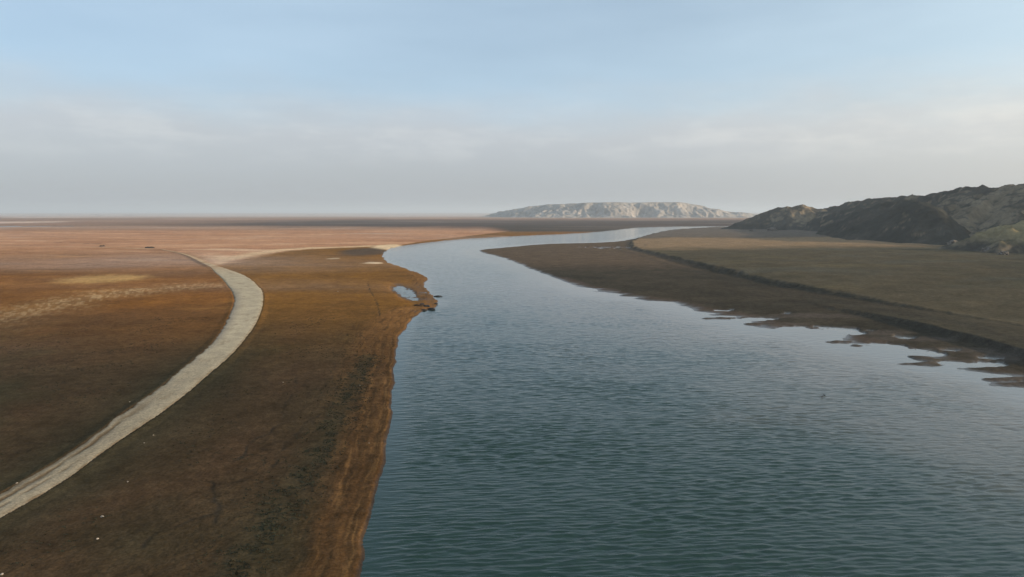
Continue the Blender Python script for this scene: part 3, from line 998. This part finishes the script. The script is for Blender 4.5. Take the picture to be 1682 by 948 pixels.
# dark rocks at the tip of the spit
for i, (px, py, rx, ry, rz_, rot, lab) in enumerate((
        (719, 488, 2.0, 0.6, 0.45, 0.05, 'narrow dark rock lying farthest out in the water off the spit'),
        (693, 503, 1.0, 0.8, 0.5, 0.3, 'small dark rock at the inland end of the rock row on the spit'),
        (701, 506, 1.6, 0.9, 0.7, -0.6, 'large black rock in the middle of the rock row on the spit'),
        (709, 509.5, 1.9, 0.9, 0.7, -0.5, 'long black rock at the water end of the rock row on the spit'),
        (696, 511, 1.2, 0.8, 0.45, 0.1, 'dark rock nearest the camera below the rock row on the spit'),
        (716, 501, 0.9, 0.6, 0.4, 0.0, 'small dark rock between the row and the outermost rock on the spit'))):
    put('rock', blob_mesh('rock', rx, ry, rz_, 11 + i * 7), M_ROCK, px, py, lab, 'rock', 'dark rocks at the tip of the left bank spit', rot, 0.05, water=True)


def log_mesh(name, length, r, seed):
    n, k = 14, 8
    t = np.linspace(0, 1, n)
    a = np.linspace(0, 2 * np.pi, k, endpoint=False)
    T, A = np.meshgrid(t, a, indexing='ij')
    rad_ = r * (1 - 0.55 * T) * (1 + 0.18 * noise(T * 6, A * 1.3 + seed, seed))
    rad_[0] *= 0.3
    rad_[-1] *= 0.2
    return grid_mesh(name, (T - 0.5) * length, 0.25 * np.sin(T * 3.0) + np.cos(A) * rad_, r * 0.6 + np.sin(A) * rad_ + 0.1 * np.sin(T * 5), closed=True)


put('driftwood_log', log_mesh('driftwood_log', 4.2, 0.28, 3), M_WOOD, 687, 506, 'dark driftwood log lying inland of the rocks on the spit', 'driftwood', None, -0.5, 0.1, water=True)

# pale stones scattered over the dark flat
stone_me = [blob_mesh('stone', 0.30, 0.24, 0.17, 60 + i, 1) for i in range(4)]
for i, (px, py, sc_, lab) in enumerate((
        (168, 850, 1.0, 'largest pale stone on the dark mud below the road, near the lower left corner'),
        (160, 886, 0.75, 'pale stone just below the largest stone, near the lower left corner'),
        (213, 661, 0.7, 'lone pale stone on the far left side of the gravel road'),
        (28, 797, 0.6, 'pale stone near the left edge just above the road ruts'),
        (465, 629, 0.7, 'lone pale stone midway between the road and the weed strip'),
        (591, 634, 0.6, 'small pale stone at the far end of the weed strip near the shore'),
        (606, 729, 0.6, 'small pale stone on the rusty strand close to the water'),
        (237, 729, 0.55, 'left one of two small pale stones close below the road'),
        (252, 716, 0.6, 'right one of two small pale stones close below the road'),
        (210, 793, 0.6, 'small pale stone between the road and the largest stone'),
        (555, 480, 1.1, 'pale stone alone on the golden flat inland of the spit'),
        (3, 944, 0.8, 'pale stone right in the lower left corner of the picture'))):
    o = put('stone', stone_me[i % 4], M_PALE, px, py, lab, 'stone', 'pale stones scattered on the left flat', i * 1.3, 0.03)
    o.scale = (sc_ * 0.75, sc_ * 0.75, sc_ * 0.75)

# dark earth mounds by the old track on the far flat
for i, (px, py, rx, ry, rz_, lab) in enumerate((
        (168, 404.0, 2.6, 2.2, 1.1, 'smaller left-hand dark earth mound on the far flat by the old track'),
        (246, 406.5, 4.6, 2.6, 1.3, 'larger right-hand dark earth mound on the far flat by the old track'),
        )):
    put('earth_mound', blob_mesh('earth_mound', rx, ry, rz_, 130 + i * 3, 4, 0.5), M_MOUND, px, py, lab, 'mound', 'earth mounds on the far left flat', 0.1, 0.0)

# pale rock outcrops at the foot of the hills
for i, (px, py, rx, ry, rz_, lab) in enumerate((
        (1268, 379, 10, 6, 5.5, 'pale outcrop at the foot of the small far knob'),
        (1236, 379, 6, 4, 3.0, 'small pale outcrop left at the foot of the far knob'),
        (1565, 404, 8, 5, 5.0, 'pale grey outcrop at the foot of the broad dark spur'),
        (1553, 408, 4, 3, 2.2, 'low grey boulder just left of the outcrop below the dark spur'),
        (1622, 413, 6, 4, 4.0, 'pale outcrop at the foot of the near right spur'),
        (1648, 417, 4, 3, 2.2, 'small grey boulder at the foot of the near right spur'))):
    put('rock_outcrop', blob_mesh('rock_outcrop', rx, ry, rz_, 160 + i * 5, 4, 0.55, 1.8), M_OUTC, px, py, lab, 'outcrop', 'pale outcrops along the foot of the hills', 0.2 * i, 0.3)


# water birds: one continuous body with raised neck, head, bill and short tail
def bird_mesh(name):
    st = [  # x along, z, half width, half height
        (-0.26, 0.13, 0.010, 0.008), (-0.21, 0.12, 0.045, 0.025), (-0.13, 0.09, 0.085, 0.062), (-0.03, 0.075, 0.105, 0.082), (0.07, 0.08, 0.092, 0.078),
        (0.13, 0.12, 0.055, 0.060), (0.155, 0.18, 0.034, 0.036), (0.165, 0.235, 0.030, 0.030), (0.185, 0.275, 0.036, 0.036), (0.215, 0.285, 0.034, 0.032),
        (0.245, 0.278, 0.016, 0.014), (0.295, 0.268, 0.004, 0.004)]
    k = 10
    a = np.linspace(0, 2 * np.pi, k, endpoint=False)
    n = len(st)
    X, Y, Z = np.zeros((n, k)), np.zeros((n, k)), np.zeros((n, k))
    for i, (x, z, w, h) in enumerate(st):
        p, q = st[max(i - 1, 0)], st[min(i + 1, n - 1)]
        tx, tz = q[0] - p[0], q[1] - p[1]
        l = math.hypot(tx, tz)
        X[i] = x - np.sin(a) * h * tz / l
        Z[i] = z + np.sin(a) * h * tx / l
        Y[i] = np.cos(a) * w
    return grid_mesh(name, X, Y, Z, closed=True)


bm_ = bird_mesh('water_bird')
for px, py, rot, sc_, lab, wz in ((1350, 654, 0.4, 1.35, 'nearer and larger of two small black water birds floating on the river', True),
                                  (1354, 651, 2.4, 1.0, 'farther and smaller of two small black water birds floating on the river', True),
                                  (1504, 571.5, 1.2, 1.5, 'black water bird alone at the shallow edge of the mud bars', True)):
    o = put('water_bird', bm_, M_BIRD, px, py, lab, 'bird', 'black water birds', rot, 0.05, water=True)
    o.scale = (sc_, sc_, sc_)

# low weeds in the damp tract: far too many to count
wl_line = plan([(330, 1000), (400, 930), (470, 830), (530, 740), (570, 660), (605, 590)])
wl_s = resample(spline(wl_line, 6), 400)
nw = 3600
ii = np.array([rnd.randrange(400) for _ in range(nw)])
off = np.array([rnd.gauss(0, 1.0) for _ in range(nw)])
jit = np.array([rnd.gauss(0, 1.0) for _ in range(nw)])
wxp = wl_s[ii, 0] + off * 2.2 + 0.3
wyp = wl_s[ii, 1] + jit * 2.0
clump = fbm(wxp / 3.5, wyp / 3.5, 3, 700)
sel = clump > -0.08
wxp, wyp = wxp[sel], wyp[sel]
# and thinly over the whole near flat
sx_ = np.array([rnd.uniform(-150, -22) for _ in range(9000)])
sy_ = np.array([rnd.uniform(62, 250) for _ in range(9000)])
sel = (fbm(sx_ / 16, sy_ / 20, 3, 701) > 0.12) & (sx_ > -0.8 * sy_) & (dist_line(sx_, sy_, left_shore) > 7) & ~inside(sx_, sy_, left_shore.tolist() + [(400, 2000), (400, -700)]) & (dist_line(sx_, sy_, road_c[::8]) > 9)
wxp, wyp = np.concatenate([wxp, sx_[sel]]), np.concatenate([wyp, sy_[sel]])
# scattered ones further along the same wet line and beside the road
wzp = ground(wxp[None, :], wyp[None, :])[0][0]
vv, ff = [], []
for x, y, z in zip(wxp, wyp, wzp):
    h = rnd.uniform(0.05, 0.18)
    for b_ in range(4):
        a_ = rnd.uniform(0, 6.283)
        r_ = rnd.uniform(0.08, 0.28)
        dx, dy = math.cos(a_), math.sin(a_)
        w_ = 0.045
        k = len(vv)
        vv += [(x - dy * w_, y + dx * w_, z - 0.02), (x + dy * w_, y - dx * w_, z - 0.02), (x + dx * r_ + dy * w_, y + dy * r_ - dx * w_, z + h), (x + dx * r_ * 1.5, y + dy * r_ * 1.5, z + h * 0.8)]
        ff += [(k, k + 1, k + 2, k + 3)]
me = bpy.data.meshes.new('weeds')
me.from_pydata(vv, [], ff)
tag(link('weeds', me, M_WEED), 'low dark weeds in a damp strip near the left shore', 'weeds', kind='stuff')

# ------------------------------------------------------------------ haze: even, pale air round the whole place
HX, HY0, HY1 = 62000.0, -62000.0, 62000.0
z0, z1 = -6.0, 215.0
me = bpy.data.meshes.new('haze')
me.from_pydata([(-HX, HY0, z0), (HX, HY0, z0), (HX, HY1, z0), (-HX, HY1, z0), (-HX, HY0, z1), (HX, HY0, z1), (HX, HY1, z1), (-HX, HY1, z1)], [],
               [(3, 2, 1, 0), (4, 5, 6, 7), (0, 1, 5, 4), (1, 2, 6, 5), (2, 3, 7, 6), (3, 0, 4, 7)])
hm = bpy.data.materials.new('haze_air')
hm.use_nodes = True
nt = hm.node_tree
for n in list(nt.nodes):
    nt.nodes.remove(n)
ho = nt.nodes.new('ShaderNodeOutputMaterial')
pv = nt.nodes.new('ShaderNodeVolumePrincipled')
pv.inputs['Color'].default_value = (0.78, 0.89, 1.0, 1)
pv.inputs['Density'].default_value = 0.00008
pv.inputs['Anisotropy'].default_value = 0.1
nt.links.new(pv.outputs[0], ho.inputs['Volume'])
tag(link('haze', me, hm), 'pale even haze in the air', kind='stuff')
